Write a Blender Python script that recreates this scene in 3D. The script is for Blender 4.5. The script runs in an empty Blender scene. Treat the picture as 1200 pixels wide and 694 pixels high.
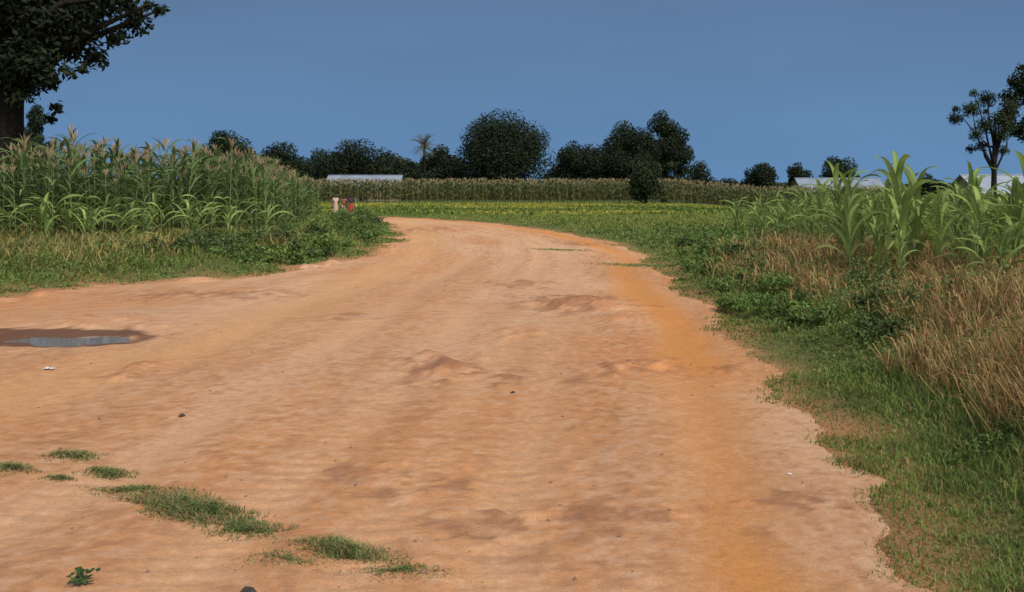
import bpy, math, random
import numpy as np
from mathutils import Vector
rng = np.random.default_rng(7); random.seed(7)
scene = bpy.context.scene
COL = scene.collection
F = 1167.0; HZ = 222.0; EYE = 1.6      # lens in pixels of the photograph, its horizon, eye height
PI = math.pi

# ------------------------------------------------------------------ helpers
def tag(o, label=None, cat=None, group=None, kind=None):
    if label: o['label'] = label
    if cat: o['category'] = cat
    if group: o['group'] = group
    if kind: o['kind'] = kind
    return o
def empty(name, loc, rz=0):
    o = bpy.data.objects.new(name, None); COL.objects.link(o)
    o.location = loc; o.rotation_euler = (0, 0, rz); o.empty_display_size = 0.2
    return o
def link(name, me, mat=None, parent=None, loc=None):
    o = bpy.data.objects.new(name, me); COL.objects.link(o)
    if mat is not None and len(me.materials) == 0: me.materials.append(mat)
    if parent is not None: o.parent = parent
    if loc is not None: o.location = loc
    return o
def np_mesh(name, V, faces, col=None, smooth=True):
    me = bpy.data.meshes.new(name)
    V = np.asarray(V, dtype=np.float32).reshape(-1, 3)
    me.vertices.add(len(V)); me.vertices.foreach_set('co', V.ravel())
    faces = [np.asarray(f, dtype=np.int32) for f in faces if len(f)]
    nl = sum(f.size for f in faces); npoly = sum(len(f) for f in faces)
    me.loops.add(nl); me.polygons.add(npoly)
    me.loops.foreach_set('vertex_index', np.concatenate([f.ravel() for f in faces]))
    starts = []; s = 0
    for f in faces:
        k = f.shape[1]; starts.append(s + np.arange(len(f), dtype=np.int32) * k); s += f.size
    me.polygons.foreach_set('loop_start', np.concatenate(starts).astype(np.int32))
    if smooth: me.polygons.foreach_set('use_smooth', np.ones(npoly, dtype=bool))
    if col is not None:
        a = me.color_attributes.new('col', 'FLOAT_COLOR', 'POINT')
        c = np.ones((len(V), 4), dtype=np.float32); c[:, :3] = col
        a.data.foreach_set('color', c.ravel())
    me.update(calc_edges=True)
    return me
class MB:
    def __init__(s): s.v = []; s.q = []; s.t = []; s.c = []; s.n = 0
    def add(s, V, quads=None, tris=None, col=(1, 1, 1)):
        V = np.asarray(V, float).reshape(-1, 3)
        if quads is not None and len(quads): s.q.append(np.asarray(quads, int) + s.n)
        if tris is not None and len(tris): s.t.append(np.asarray(tris, int) + s.n)
        c = np.asarray(col, float)
        s.c.append(np.tile(c, (len(V), 1)) if c.ndim == 1 else c)
        s.v.append(V); s.n += len(V)
    def tube(s, P, R, n=7, col=(1, 1, 1), cap=True):
        P = np.asarray(P, float); k = len(P); rings = []
        for i in range(k):
            d = P[min(i + 1, k - 1)] - P[max(i - 1, 0)]; d = d / (np.linalg.norm(d) + 1e-9)
            u = np.cross(d, [0.31, 0.95, 0.05] if abs(d[1]) < .9 else [1, 0, 0]); u /= np.linalg.norm(u); w = np.cross(d, u)
            a = np.arange(n) * 2 * PI / n
            rings.append(P[i] + R[i] * (np.cos(a)[:, None] * u + np.sin(a)[:, None] * w))
        V = np.concatenate(rings); q = []
        for i in range(k - 1):
            for j in range(n):
                q.append((i * n + j, i * n + (j + 1) % n, (i + 1) * n + (j + 1) % n, (i + 1) * n + j))
        t = []
        if cap:
            V = np.concatenate([V, P[-1:]])
            t = [((k - 1) * n + j, (k - 1) * n + (j + 1) % n, k * n) for j in range(n)]
        s.add(V, q, t, col)
    def box(s, x0, x1, y0, y1, z0, z1, col=(1, 1, 1)):
        V = [(x0, y0, z0), (x1, y0, z0), (x1, y1, z0), (x0, y1, z0), (x0, y0, z1), (x1, y0, z1), (x1, y1, z1), (x0, y1, z1)]
        s.add(V, [(0, 3, 2, 1), (4, 5, 6, 7), (0, 1, 5, 4), (1, 2, 6, 5), (2, 3, 7, 6), (3, 0, 4, 7)], None, col)
    def mesh(s, name, smooth=True):
        fs = []
        if s.q: fs.append(np.concatenate(s.q))
        if s.t: fs.append(np.concatenate(s.t))
        return np_mesh(name, np.concatenate(s.v), fs, np.concatenate(s.c), smooth)
def ss(a, b, x):
    t = np.clip((np.asarray(x, float) - a) / (b - a), 0, 1); return t * t * (3 - 2 * t)
def _h(i, j, s):
    v = np.sin(i * 127.1 + j * 311.7 + s * 74.7) * 43758.5453
    return v - np.floor(v)
def vn(x, y, s=0):
    xi = np.floor(x); yi = np.floor(y); fx = x - xi; fy = y - yi
    fx = fx * fx * (3 - 2 * fx); fy = fy * fy * (3 - 2 * fy)
    return (_h(xi, yi, s) * (1 - fx) + _h(xi + 1, yi, s) * fx) * (1 - fy) + (_h(xi, yi + 1, s) * (1 - fx) + _h(xi + 1, yi + 1, s) * fx) * fy
def fbm(x, y, o=4, s=0):
    x = np.asarray(x, float); y = np.asarray(y, float); r = 0; a = 1; t = 0
    for k in range(o):
        r = r + a * vn(x + 17.3 * k, y - 9.1 * k, s + k); t += a; a *= .5; x, y = x * 1.62 - y * 1.22, x * 1.22 + y * 1.62
    return r / t

# ------------------------------------------------------------------ terrain
LY = [-12, 0, 9, 11.5, 12.8, 14, 15.8, 17.2, 19.5, 24, 27.5, 35, 46.7, 54, 57, 59, 60.5, 63]
LX = [-18, -16, -15, -12, -8.4, -7.4, -6.8, -5.6, -4.0, -3.5, -3.3, -4.1, -5.8, -7.6, -10, -16, -28, -60]
RY = [-12, 0, 4, 5, 6, 8.6, 12, 15.8, 24, 28, 32, 39, 46.7, 53.3, 57, 60, 62, 64, 66]
RX = [1.1, 1.42, 1.66, 1.76, 1.9, 2.08, 2.35, 2.6, 3.1, 3.05, 2.7, 1.4, -0.8, -4.1, -6.3, -9, -14, -26, -60]
def sm(y, Y, X):
    y = np.asarray(y, float); r = 0
    for o in (-.9, -.45, 0, .45, .9): r = r + np.interp(y + o, Y, X)
    return r / 5
def Lf(y): return sm(y, LY, LX)
def Rf(y): return sm(y, RY, RX)
def dist(x, y):
    x = np.asarray(x, float); y = np.asarray(y, float)
    L = Lf(y) + (fbm(x * .55, y * .55, 4, 11) - .5) * 1.9 + (fbm(x * 2.4, y * 2.4, 3, 12) - .5) * .6
    R = Rf(y) + (fbm(x * .8, y * .8, 4, 5) - .5) * .75 + (fbm(x * 3.1, y * 3.1, 3, 6) - .5) * .3
    sl = Lf(y + .5) - Lf(y - .5); sr = Rf(y + .5) - Rf(y - .5)
    return (L - x) / np.sqrt(1 + sl * sl), (x - R) / np.sqrt(1 + sr * sr)
PUD = (-4.72, 10.75)
def base(x, y):
    x = np.asarray(x, float); y = np.asarray(y, float)
    dl, dr = dist(x, y)
    h = .42 * ss(.1, 2.2, dr) * (1 - .75 * ss(16, 34, y)) + .32 * ss(.1, 2.6, dl) * (1 - .85 * ss(48, 58, y))
    h = h + .09 * np.exp(-((dl - .05) / .3) ** 2) * ss(.4, .65, fbm(x * .9, y * .9, 3, 23)) * ss(10, 13, y) * (1 - ss(30, 40, y))
    out = ss(0, 1.5, np.maximum(dl, dr))
    h = h + out * (fbm(x * .45, y * .45, 2, 21) - .5) * .12 * (1 - ss(60, 120, y))
    h = h - .8 * ss(45, 85, y) * ss(16, 26, x)
    h = h + (1 - out) * (fbm(x * .5, y * .35, 2, 31) - .5) * .05
    e = ((x - PUD[0]) / 1.0) ** 2 + ((y - PUD[1]) / .6) ** 2
    return h - .075 * np.exp(-e * 1.2)
PATCH = [(.75, 13.6, .9, .8), (.55, 14.6, .6, .5), (-.75, 9.0, .5, .45), (1.25, 9.1, .55, .4), (0.05, 4.62, .33, .2), (-.3, 8.7, .25, .2), (-3.2, 8.7, .35, .3),
         (.75, 4.75, .3, .2), (-3.5, 40, 1.3, 3), (2.0, 29.5, .9, 1.2), (.3, 16.8, .4, .6), (-.6, 5.6, .4, .2), (.55, 8.4, .3, .2), (-4.5, 15.2, 1.2, .6), (1.5, 5.1, .2, .2), (-1.9, 12.2, .5, .3)]
HUMP = [(.75, 13.8, .75, .55, .11), (1.25, 9.2, .5, .3, .07), (-.75, 9.1, .45, .3, .05), (.35, 16.9, .5, .5, .07), (.1, 11.4, .45, .3, .05), (1.4, 12.2, .4, .4, .06), (-3.2, 8.8, .3, .25, .04), (-5.0, 12.0, 1.0, .3, .06)]
def blob(x, y, P, hs=False):
    r = np.zeros_like(x)
    wx = x + (fbm(x * 2.6, y * 2.6, 4, 3) - .5) * 1.3; wy = y + (fbm(x * 2.6, y * 2.6, 4, 4) - .5) * 1.5
    for p in P:
        r = np.maximum(r, np.exp(-(((wx - p[0]) / p[2]) ** 2 + ((wy - p[1]) / p[3]) ** 2) * 1.2) * (p[4] if hs else 1))
    return r
def patchf(x, y): return blob(x, y, PATCH)
def tracks(x, y):
    wob = (fbm(x * .8, y * .35, 3, 54) - .5) * .35
    uR = Rf(y) - x
    right = np.exp(-((uR - .55 - .10 * np.sin(y * .45) + wob) / (.33 + .06 * np.sin(y * .9))) ** 2) * (.6 + .4 * ss(.3, .55, fbm(x * .9, y * .35, 3, 55)))
    cx = np.interp(y, [2, 5, 7.5, 10.5, 15.8, 24, 35, 50], [-6.5, -5.0, -3.87, -3.15, -2.7, -2.3, -2.9, -5.5])
    left = np.exp(-((x - cx + wob) / .6) ** 2) * ss(5, 7, y)
    mid = 0
    for o, w in ((1.75, .26), (3.05, .28), (2.35, .2), (4.1, .22)):
        mid = mid + np.exp(-((uR - o + wob * .7) / w) ** 2) * (.45 + .55 * ss(.35, .6, fbm(x * .5 + o, y * .25, 2, 56)))
    return right, left, np.clip(mid, 0, 1)
def rough(x, y):
    r, l, m = tracks(x, y); p = patchf(x, y)
    e = ((x - PUD[0]) / 1.1) ** 2 + ((y - PUD[1]) / .7) ** 2
    flat = 1 - np.exp(-e)
    smooth = np.clip(1 - .75 * np.maximum(r, l) - .6 * m, .15, 1) * (.2 + 1.1 * ss(.42, .66, fbm(x * .7, y * .7, 3, 40))) * (.5 + .5 * flat)
    z = (fbm(x * 1.7, y * 1.7, 3, 41) - .5) * .018 * smooth
    z += (fbm(x * 9, y * 9, 4, 45) - .5) * .016 * smooth
    z += (fbm(x * 4, y * 4, 4, 46) - .5) * .05 * (1 - flat)
    z += p * flat * ((fbm(x * 11, y * 11, 4, 47)) * .06 - .018)
    z += blob(x, y, HUMP, True) * (.55 + .8 * fbm(x * 5, y * 5, 4, 48))
    z += -.024 * r - .018 * l - .018 * m
    z += -.006 * m * (np.sin(y * 38 + 6 * fbm(x * 2, y * .6, 2, 52)) > .2) * ss(.45, .6, fbm(x * .6, y * .4, 2, 53))
    return z
def zroad(x, y):
    x = np.asarray(x, float); y = np.asarray(y, float)
    dl, dr = dist(x, y); d = np.maximum(dl, dr)
    return base(x, y) + rough(x, y) * (1 - ss(-.2, .4, d)) - .14 * ss(0, .5, d)
def zground(x, y):
    x = np.asarray(x, float); y = np.asarray(y, float)
    dl, dr = dist(x, y); d = np.maximum(dl, dr)
    return base(x, y) - .10 * ss(-.1, .4, -d)
def zsurf(x, y): return float(max(zroad(np.array([x]), np.array([y]))[0], zground(np.array([x]), np.array([y]))[0]))

# ------------------------------------------------------------------ materials
def nodes(name):
    m = bpy.data.materials.new(name); m.use_nodes = True; nt = m.node_tree
    return m, nt, nt.nodes['Principled BSDF'], nt.nodes['Material Output']
def mat_attr(name, rough=.7, transl=.0, rand=0., spec=.3, bump=None):
    m, nt, b, out = nodes(name)
    at = nt.nodes.new('ShaderNodeAttribute'); at.attribute_name = 'col'
    c = at.outputs['Color']
    if rand:
        oi = nt.nodes.new('ShaderNodeObjectInfo'); mr = nt.nodes.new('ShaderNodeMapRange')
        mr.inputs['To Min'].default_value = 1 - rand; mr.inputs['To Max'].default_value = 1 + rand
        nt.links.new(oi.outputs['Random'], mr.inputs['Value'])
        hs = nt.nodes.new('ShaderNodeHueSaturation'); nt.links.new(mr.outputs[0], hs.inputs['Value']); nt.links.new(c, hs.inputs['Color']); c = hs.outputs[0]
    nt.links.new(c, b.inputs['Base Color']); b.inputs['Roughness'].default_value = rough; b.inputs['Specular IOR Level'].default_value = spec
    if transl:
        t = nt.nodes.new('ShaderNodeBsdfTranslucent'); nt.links.new(c, t.inputs['Color'])
        mx = nt.nodes.new('ShaderNodeMixShader'); mx.inputs[0].default_value = transl
        nt.links.new(b.outputs[0], mx.inputs[1]); nt.links.new(t.outputs[0], mx.inputs[2]); nt.links.new(mx.outputs[0], out.inputs['Surface'])
    return m
def mat_noise(name, c1, c2, scale=6, rough=.8, bump=.02, spec=.3):
    m, nt, b, out = nodes(name)
    tc = nt.nodes.new('ShaderNodeTexCoord'); n = nt.nodes.new('ShaderNodeTexNoise'); n.inputs['Scale'].default_value = scale; n.inputs['Detail'].default_value = 6
    r = nt.nodes.new('ShaderNodeValToRGB'); r.color_ramp.elements[0].color = (*c1, 1); r.color_ramp.elements[1].color = (*c2, 1)
    r.color_ramp.elements[0].position = .35; r.color_ramp.elements[1].position = .65
    nt.links.new(tc.outputs['Object'], n.inputs['Vector']); nt.links.new(n.outputs['Fac'], r.inputs[0]); nt.links.new(r.outputs[0], b.inputs['Base Color'])
    bp = nt.nodes.new('ShaderNodeBump'); bp.inputs['Distance'].default_value = bump; bp.inputs['Strength'].default_value = .7
    nt.links.new(n.outputs['Fac'], bp.inputs['Height']); nt.links.new(bp.outputs[0], b.inputs['Normal'])
    b.inputs['Roughness'].default_value = rough; b.inputs['Specular IOR Level'].default_value = spec
    return m
def mat_soil(name, amt, bd):
    m, nt, b, out = nodes(name)
    at = nt.nodes.new('ShaderNodeAttribute'); at.attribute_name = 'col'
    tc = nt.nodes.new('ShaderNodeTexCoord')
    def noise(s, d):
        n = nt.nodes.new('ShaderNodeTexNoise'); n.inputs['Scale'].default_value = s; n.inputs['Detail'].default_value = d; n.inputs['Roughness'].default_value = .7
        nt.links.new(tc.outputs['Object'], n.inputs['Vector']); return n.outputs['Fac']
    a = noise(22, 9); f = noise(85, 5)
    ad = nt.nodes.new('ShaderNodeMath'); ad.operation = 'ADD'; nt.links.new(a, ad.inputs[0]); nt.links.new(f, ad.inputs[1])
    mr = nt.nodes.new('ShaderNodeMapRange'); mr.inputs['From Min'].default_value = .7; mr.inputs['From Max'].default_value = 1.3
    mr.inputs['To Min'].default_value = 1 - amt; mr.inputs['To Max'].default_value = 1 + amt
    nt.links.new(ad.outputs[0], mr.inputs['Value'])
    hs = nt.nodes.new('ShaderNodeHueSaturation'); nt.links.new(at.outputs['Color'], hs.inputs['Color']); nt.links.new(mr.outputs[0], hs.inputs['Value'])
    nt.links.new(hs.outputs[0], b.inputs['Base Color'])
    bp = nt.nodes.new('ShaderNodeBump'); bp.inputs['Strength'].default_value = .8; bp.inputs['Distance'].default_value = bd
    nt.links.new(ad.outputs[0], bp.inputs['Height']); nt.links.new(bp.outputs[0], b.inputs['Normal'])
    b.inputs['Roughness'].default_value = .95; b.inputs['Specular IOR Level'].default_value = .08
    return m
M_ROAD = mat_soil('dirt_road', .22, .006); M_GROUND = mat_soil('soil', .22, .02)
M_GRASS = mat_attr('grass_blades', .65, .3, 0, .2); M_LEAF = mat_attr('tree_leaves', .65, .2, 0, .12)
M_MAIZE = mat_attr('maize_leaves', .55, .35, .18, .22); M_STALK = mat_attr('maize_stalk', .6, 0, .15, .3); M_TASSEL = mat_attr('maize_tassel', .8, .15, .2, .1)
M_FIELD = mat_attr('maize_mass', .55, .3, 0, .25)
M_BARK = mat_noise('bark', (.010, .008, .007), (.028, .022, .017), 9, .9, .04, .1)
M_STONE = mat_noise('stone', (.16, .09, .06), (.30, .20, .14), 14, .85, .01, .2)
M_DSTONE = mat_noise('dark_stone', (.03, .025, .022), (.07, .06, .05), 14, .8, .01, .3)
M_LITTER = mat_noise('white_plastic', (.62, .6, .58), (.78, .77, .76), 20, .5, .004, .4)
M_ZINC = mat_noise('zinc_roof', (.19, .225, .275), (.27, .31, .36), 1.2, .5, .005, .3)
M_ZINC2 = mat_noise('white_zinc_roof', (.26, .30, .34), (.34, .38, .42), 1.2, .5, .005, .3)
M_WALL = mat_noise('mud_render', (.22, .17, .13), (.32, .26, .20), 3, .9, .01, .1)
M_DOOR = mat_noise('painted_steel', (.05, .09, .13), (.08, .12, .16), 5, .5, .002, .4)
M_FRAME = mat_noise('frame_paint', (.2, .16, .12), (.26, .2, .15), 5, .6, .002, .3)
M_PANE = mat_noise('dark_pane', (.02, .025, .03), (.03, .035, .04), 5, .15, .001, .5)

# ------------------------------------------------------------------ ground sheet
def grow(start, step, g, end):
    r = [start]
    while r[-1] < end: step *= g; r.append(r[-1] + step)
    return r[1:]
ys = list(np.arange(-12, 14, .13)); ys += grow(ys[-1], .13, 1.015, 72); ys += grow(ys[-1], 1.0, 1.12, 2500)
ys = [-2500, -800, -300, -120, -60, -35, -22, -16] + ys
xs = list(np.arange(-12, 8, .15)); xs += grow(xs[-1], .15, 1.06, 2500); xs = [-v - 4 for v in reversed(grow(8, .15, 1.06, 2500))] + xs
GX, GY = np.meshgrid(np.array(xs), np.array(ys)); gx = GX.ravel(); gy = GY.ravel()
dl, dr = dist(gx, gy); dd = np.maximum(dl, dr)
gz = zground(gx, gy)
def lerp(a, b, t): return a + (b - a) * t[:, None]
def tile(c, x): return np.tile(np.array(c), (len(x), 1))
n1 = fbm(gx * .8, gy * .8, 4, 60); n2 = fbm(gx * .15, gy * .15, 3, 61)
gc = tile([.46, .225, .105], gx) * (.75 + .5 * n1)[:, None]
veg = np.stack([.10 + .06 * n1, .11 + .05 * n1, .035 + .02 * n1], 1)
gc = lerp(gc, veg, ss(.0, .55, dr + (n1 - .5) * .7)); gc = lerp(gc, veg, ss(.15, 1.2, dl + (n1 - .5) * 1.8) * (dl > dr))
mead = np.stack([.13 + .10 * n2, .17 + .06 * n2, .035 + .01 * n2], 1)
gc = lerp(gc, mead, ss(30, 62, gy) * ss(.3, 2, dr))
gc = lerp(gc, tile([.06, .075, .03], gx), ss(105, 140, np.hypot(gx, gy)))
ny, nx = GX.shape
idx = np.arange(nx * ny).reshape(ny, nx)
q = np.stack([idx[:-1, :-1].ravel(), idx[:-1, 1:].ravel(), idx[1:, 1:].ravel(), idx[1:, :-1].ravel()], 1)
tag(link('ground', np_mesh('ground', np.stack([gx, gy, gz], 1), [q], gc), M_GROUND), kind='structure')

# ------------------------------------------------------------------ road sheet
ry = list(np.arange(-12, 2.4, .12)); D = 2.4
while D < 66.5:
    ry.append(D); D += max(.018, D * D / 1867 * .8)
ry = np.array(ry); NU = 480
k = 1.6
lo = Lf(ry) - k * np.minimum(np.sqrt(1 + (Lf(ry + .5) - Lf(ry - .5)) ** 2), 8)
hi = Rf(ry) + k * np.minimum(np.sqrt(1 + (Rf(ry + .5) - Rf(ry - .5)) ** 2), 8)
u = np.linspace(0, 1, NU); u = 1 - (1 - u) ** 1.4
RXg = lo[:, None] + (hi - lo)[:, None] * u[None, :]; RYg = np.repeat(ry[:, None], NU, 1)
x = RXg.ravel(); y = RYg.ravel(); z = zroad(x, y)
r_, l_, m_ = tracks(x, y); p_ = patchf(x, y); h_ = np.clip(blob(x, y, HUMP, True) * 14, 0, 1)
xr = Rf(y) - x                                     # distance from the right edge: wear runs along the road
a1 = fbm(xr * .5, y * .14, 4, 70); a2 = fbm(xr * 1.8, y * .45, 5, 71); a3 = fbm(x * 7, y * 6, 5, 72); a4 = fbm(xr * 4, y * .3, 3, 73); a5 = fbm(x * 18, y * 14, 4, 76)
rc = tile([.52, .26, .122], x)
rc = lerp(rc, tile([.58, .35, .20], x), ss(.40, .64, a1 * .75 + a2 * .25) * .7)
rc = lerp(rc, tile([.50, .21, .076], x), ss(.46, .66, fbm(xr * .5, y * .2, 4, 75)) * .6)
rc = lerp(rc, tile([.39, .18, .088], x), ss(.50, .68, a2 * .35 + a3 * .65) * .26)
rc = lerp(rc, tile([.39, .185, .09], x), ss(7.5, 3.6, y) * ss(.40, .65, a2) * .38)
rc = lerp(rc, tile([.27, .13, .07], x), ss(.58, .68, a5) * .42 * (1 - r_ * .6))
rc = lerp(rc, tile([.62, .44, .31], x), ss(.58, .70, 1 - a5 + .03) * .3)
rc = lerp(rc, tile([.59, .315, .14], x), l_ * .65)
rc = lerp(rc, tile([.57, .235, .065], x), np.clip(r_ * 1.15, 0, 1) * .85)
rc = lerp(rc, tile([.60, .35, .19], x), m_ * .6)
rc = lerp(rc, tile([.46, .19, .085], x), h_ * .55)
rc = lerp(rc, tile([.26, .118, .062], x), np.clip(p_ * 1.1 * ss(.44, .60, a3), 0, .62))
wet = np.exp(-(((x - PUD[0] + .85) / 1.9) ** 2 + ((y - PUD[1] - .15) / .8) ** 2) * 1.3)
mudn = fbm(x * 3, y * 4, 4, 78)
rc = lerp(rc, tile([.125, .062, .04], x), ss(.32, .50, wet * (.45 + 1.0 * a2) + 1.0 * (mudn - .5) * ss(.12, .4, wet)) * .92)
rc *= (.91 + .18 * a4)[:, None]
rc *= (.98 + .12 * ss(8, 35, y))[:, None]
rc = np.clip(rc, 0, .82)
idx = np.arange(len(ry) * NU).reshape(len(ry), NU)
q = np.stack([idx[:-1, :-1].ravel(), idx[:-1, 1:].ravel(), idx[1:, 1:].ravel(), idx[1:, :-1].ravel()], 1)
tag(link('dirt_road', np_mesh('dirt_road', np.stack([x, y, z], 1), [q], rc), M_ROAD), kind='structure')

# puddle: a flat sheet of muddy water lying in its hollow
m, nt, b, out = nodes('muddy_water')
b.inputs['Base Color'].default_value = (.22, .20, .215, 1); b.inputs['Roughness'].default_value = .04; b.inputs['IOR'].default_value = 1.33; b.inputs['Specular IOR Level'].default_value = .9
a = np.arange(96) * 2 * PI / 96
pr = 1 + .12 * np.sin(2 * a + 1) + .11 * np.sin(3 * a) + .08 * np.sin(5 * a + 2) + .05 * np.sin(9 * a)
V = np.stack([np.cos(a) * .80 * pr, np.sin(a) * .42 * pr + .07 * np.sin(np.cos(a) * 4), np.zeros(96)], 1); V = np.concatenate([V, [[0, 0, 0]]])
zp = float(np.median(zroad(PUD[0] + V[:-1, 0] * .78, PUD[1] + V[:-1, 1] * .78)))
tag(link('puddle', np_mesh('puddle', V, [np.array([(i, (i + 1) % 96, 96) for i in range(96)])]), m, loc=(PUD[0], PUD[1], zp)), kind='structure')

# ------------------------------------------------------------------ grass
def blades_mesh(name, P, h, w, lean, colr, mf):
    N = len(P); az = rng.uniform(0, 2 * PI, N); tw = rng.uniform(0, PI, N)
    side = np.stack([np.cos(tw), np.sin(tw), np.zeros(N)], 1) * (w / 2)[:, None]
    ld = np.stack([np.cos(az), np.sin(az), np.zeros(N)], 1) * (lean * h)[:, None]
    up = np.zeros((N, 3)); up[:, 2] = h
    mid = P + up * mf[:, None] + ld * (mf ** 2)[:, None]
    tip = P + up * (1 - .35 * lean)[:, None] + ld
    V = np.stack([P - side * .8, P + side * .8, mid + side, mid - side, tip], 1).reshape(-1, 3)
    b0 = np.arange(N)[:, None] * 5
    return np_mesh(name, V, [b0 + np.array([[0, 1, 2, 3]]), b0 + np.array([[3, 2, 4]])], np.repeat(colr, 5, 0))
N = 680000
D = np.exp(rng.uniform(math.log(3.0), math.log(64), N)); px = rng.uniform(-250, 1500, N)
X = (px - 600) / F * D
dl, dr = dist(X, D)
nz = fbm(X * .9, D * .9, 3, 80); nf = fbm(X * 3, D * 3, 3, 81); nb = fbm(X * .25, D * .25, 3, 82)
rv = rng.random(N)
R_ = dr > (-.16 + (nf - .5) * 1.1)
dens = np.clip(ss(-.35, .25, dr + (nz - .5) * .7) + .04, 0, 1)
R_ &= rv < dens
clump = fbm(X * 1.5, D * 1.1, 3, 84)
dryz = ss(.95, 1.5, dr + (nz - .5) * 1.2) * ss(5.2, 6.8, D + (nz - .5) * 3 + (dr - 1.5) * .25) * (1 - ss(18, 22, D)) * ss(.28, .44, clump + .04)
dryR = R_ & (rng.random(N) < dryz * .72)
grR = R_ & ~dryR & ~((dryz > .5) & (rng.random(N) < .15))
Lm = (dl > (-.1 + (nf - .5) * 1.6)) & (rv < np.clip(ss(-.2, 1.1, dl + (nz - .5) * 1.9) + .03, 0, 1)) & (D < 56)
dryzL = ss(.9, 2.2, dl + (nz - .5) * 2) * ss(.42, .6, nb * .5 + clump * .5 + .12 * ss(-6.2, -8.5, X)) * (D < 28)
dryL = Lm & (rng.random(N) < dryzL * .42)
grL = Lm & ~dryL
def emit(name, mask, hfun, cfun, lean0, mfr, label, cat):
    i = np.where(mask)[0]; n = len(i)
    Xi, Di = X[i], D[i]
    h = hfun(i, n); w = np.maximum(.0048, .00105 * Di) * rng.uniform(.7, 1.4, n)
    P = np.stack([Xi, Di, zground(Xi, Di) - .01], 1)
    me = blades_mesh(name, P, h, w, np.clip(rng.normal(lean0, .25, n), .05, 1.3), cfun(i, n), rng.uniform(mfr[0], mfr[1], n))
    tag(link(name, me, M_GRASS), label, cat, None, 'stuff')
def hg(i, n):
    d = np.maximum(dr[i], dl[i]); left = dl[i] > dr[i]
    h = .045 + .12 * ss(.2, 1.8, d) + np.where(left, .08 * ss(1.3, 3.5, d), 0)
    h += np.where(~left, .08 * ss(.6, 1.7, d) * (1 - ss(5.5, 8, D[i])), 0)
    h *= 1 - .35 * ss(26, 40, D[i]) * (~left)
    return h * rng.uniform(.4, 1.4, n) * (.5 + nz[i])
def cg(i, n):
    t = rng.random(n)[:, None]; v = (.55 + .85 * nf[i])[:, None]
    c = np.array([.12, .19, .037]) * (1 - t) + np.array([.215, .265, .062]) * t
    k = (rng.random(n) < .12)[:, None]; c = np.where(k, np.array([.36, .27, .12]), c)
    far = (ss(26, 45, D[i]) * (dr[i] > dl[i]) * ss(.35, .65, nb[i]))[:, None]
    c = c * (1 - far * .6) + np.array([.24, .26, .05]) * far * .6
    return c * v
emit('verge_grass', grR | grL, hg, cg, .55, (.4, .6), 'short green grass growing along both edges of the dirt road', 'grass')
def hd(i, n):
    right = dr[i] > dl[i]
    return np.where(right, .21 + .17 * ss(.8, 2.4, dr[i]), .32) * rng.uniform(.35, 1.35, n) * (.5 + nz[i])
def cd(i, n):
    t = rng.random(n)[:, None]
    c = np.array([.46, .31, .13]) * (1 - t) + np.array([.34, .19, .078]) * t
    k = (rng.random(n) < .24)[:, None]; c = np.where(k, np.array([.24, .24, .075]), c)
    left = (dl[i] > dr[i])[:, None]
    c = np.where(left, c * .5 + np.array([.24, .25, .07]) * .5, c)
    return c * (.6 + .8 * nf[i])[:, None]
emit('dry_grass', dryR | dryL, hd, cd, .65, (.6, .8), 'straw coloured dry grass in patches on the banks beside the dirt road', 'grass')
# low crop of the meadow between the road bend and the far maize
n = 42000; Y = rng.uniform(56, 101, n); XX = rng.uniform(-45, 50, n)
d2l, d2r = dist(XX, Y); k = (d2r > 1.2) & (Y > 58); XX = XX[k]; Y = Y[k]; n = len(Y)
nb2 = fbm(XX * .12, Y * .25, 3, 90)
row = np.round(Y / .9) * .9 + rng.normal(0, .2, n)
yel = np.clip(ss(.44, .64, nb2 + .24 * ss(74, 86, Y) - .08 * ss(0, 25, XX)), 0, 1)
c = np.array([.12, .18, .038]) * (1 - yel)[:, None] + np.array([.33, .32, .055]) * yel[:, None]
c = c * rng.uniform(.65, 1.3, n)[:, None]
me = blades_mesh('low_crop', np.stack([XX, row, zground(XX, row)], 1), rng.uniform(.10, .26, n), rng.uniform(.08, .2, n), rng.uniform(.1, .8, n), c, rng.uniform(.4, .7, n))
tag(link('low_crop', me, M_GRASS), 'low yellow green crop in the flat field beyond the bend of the road', 'crop field', None, 'stuff')

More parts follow.
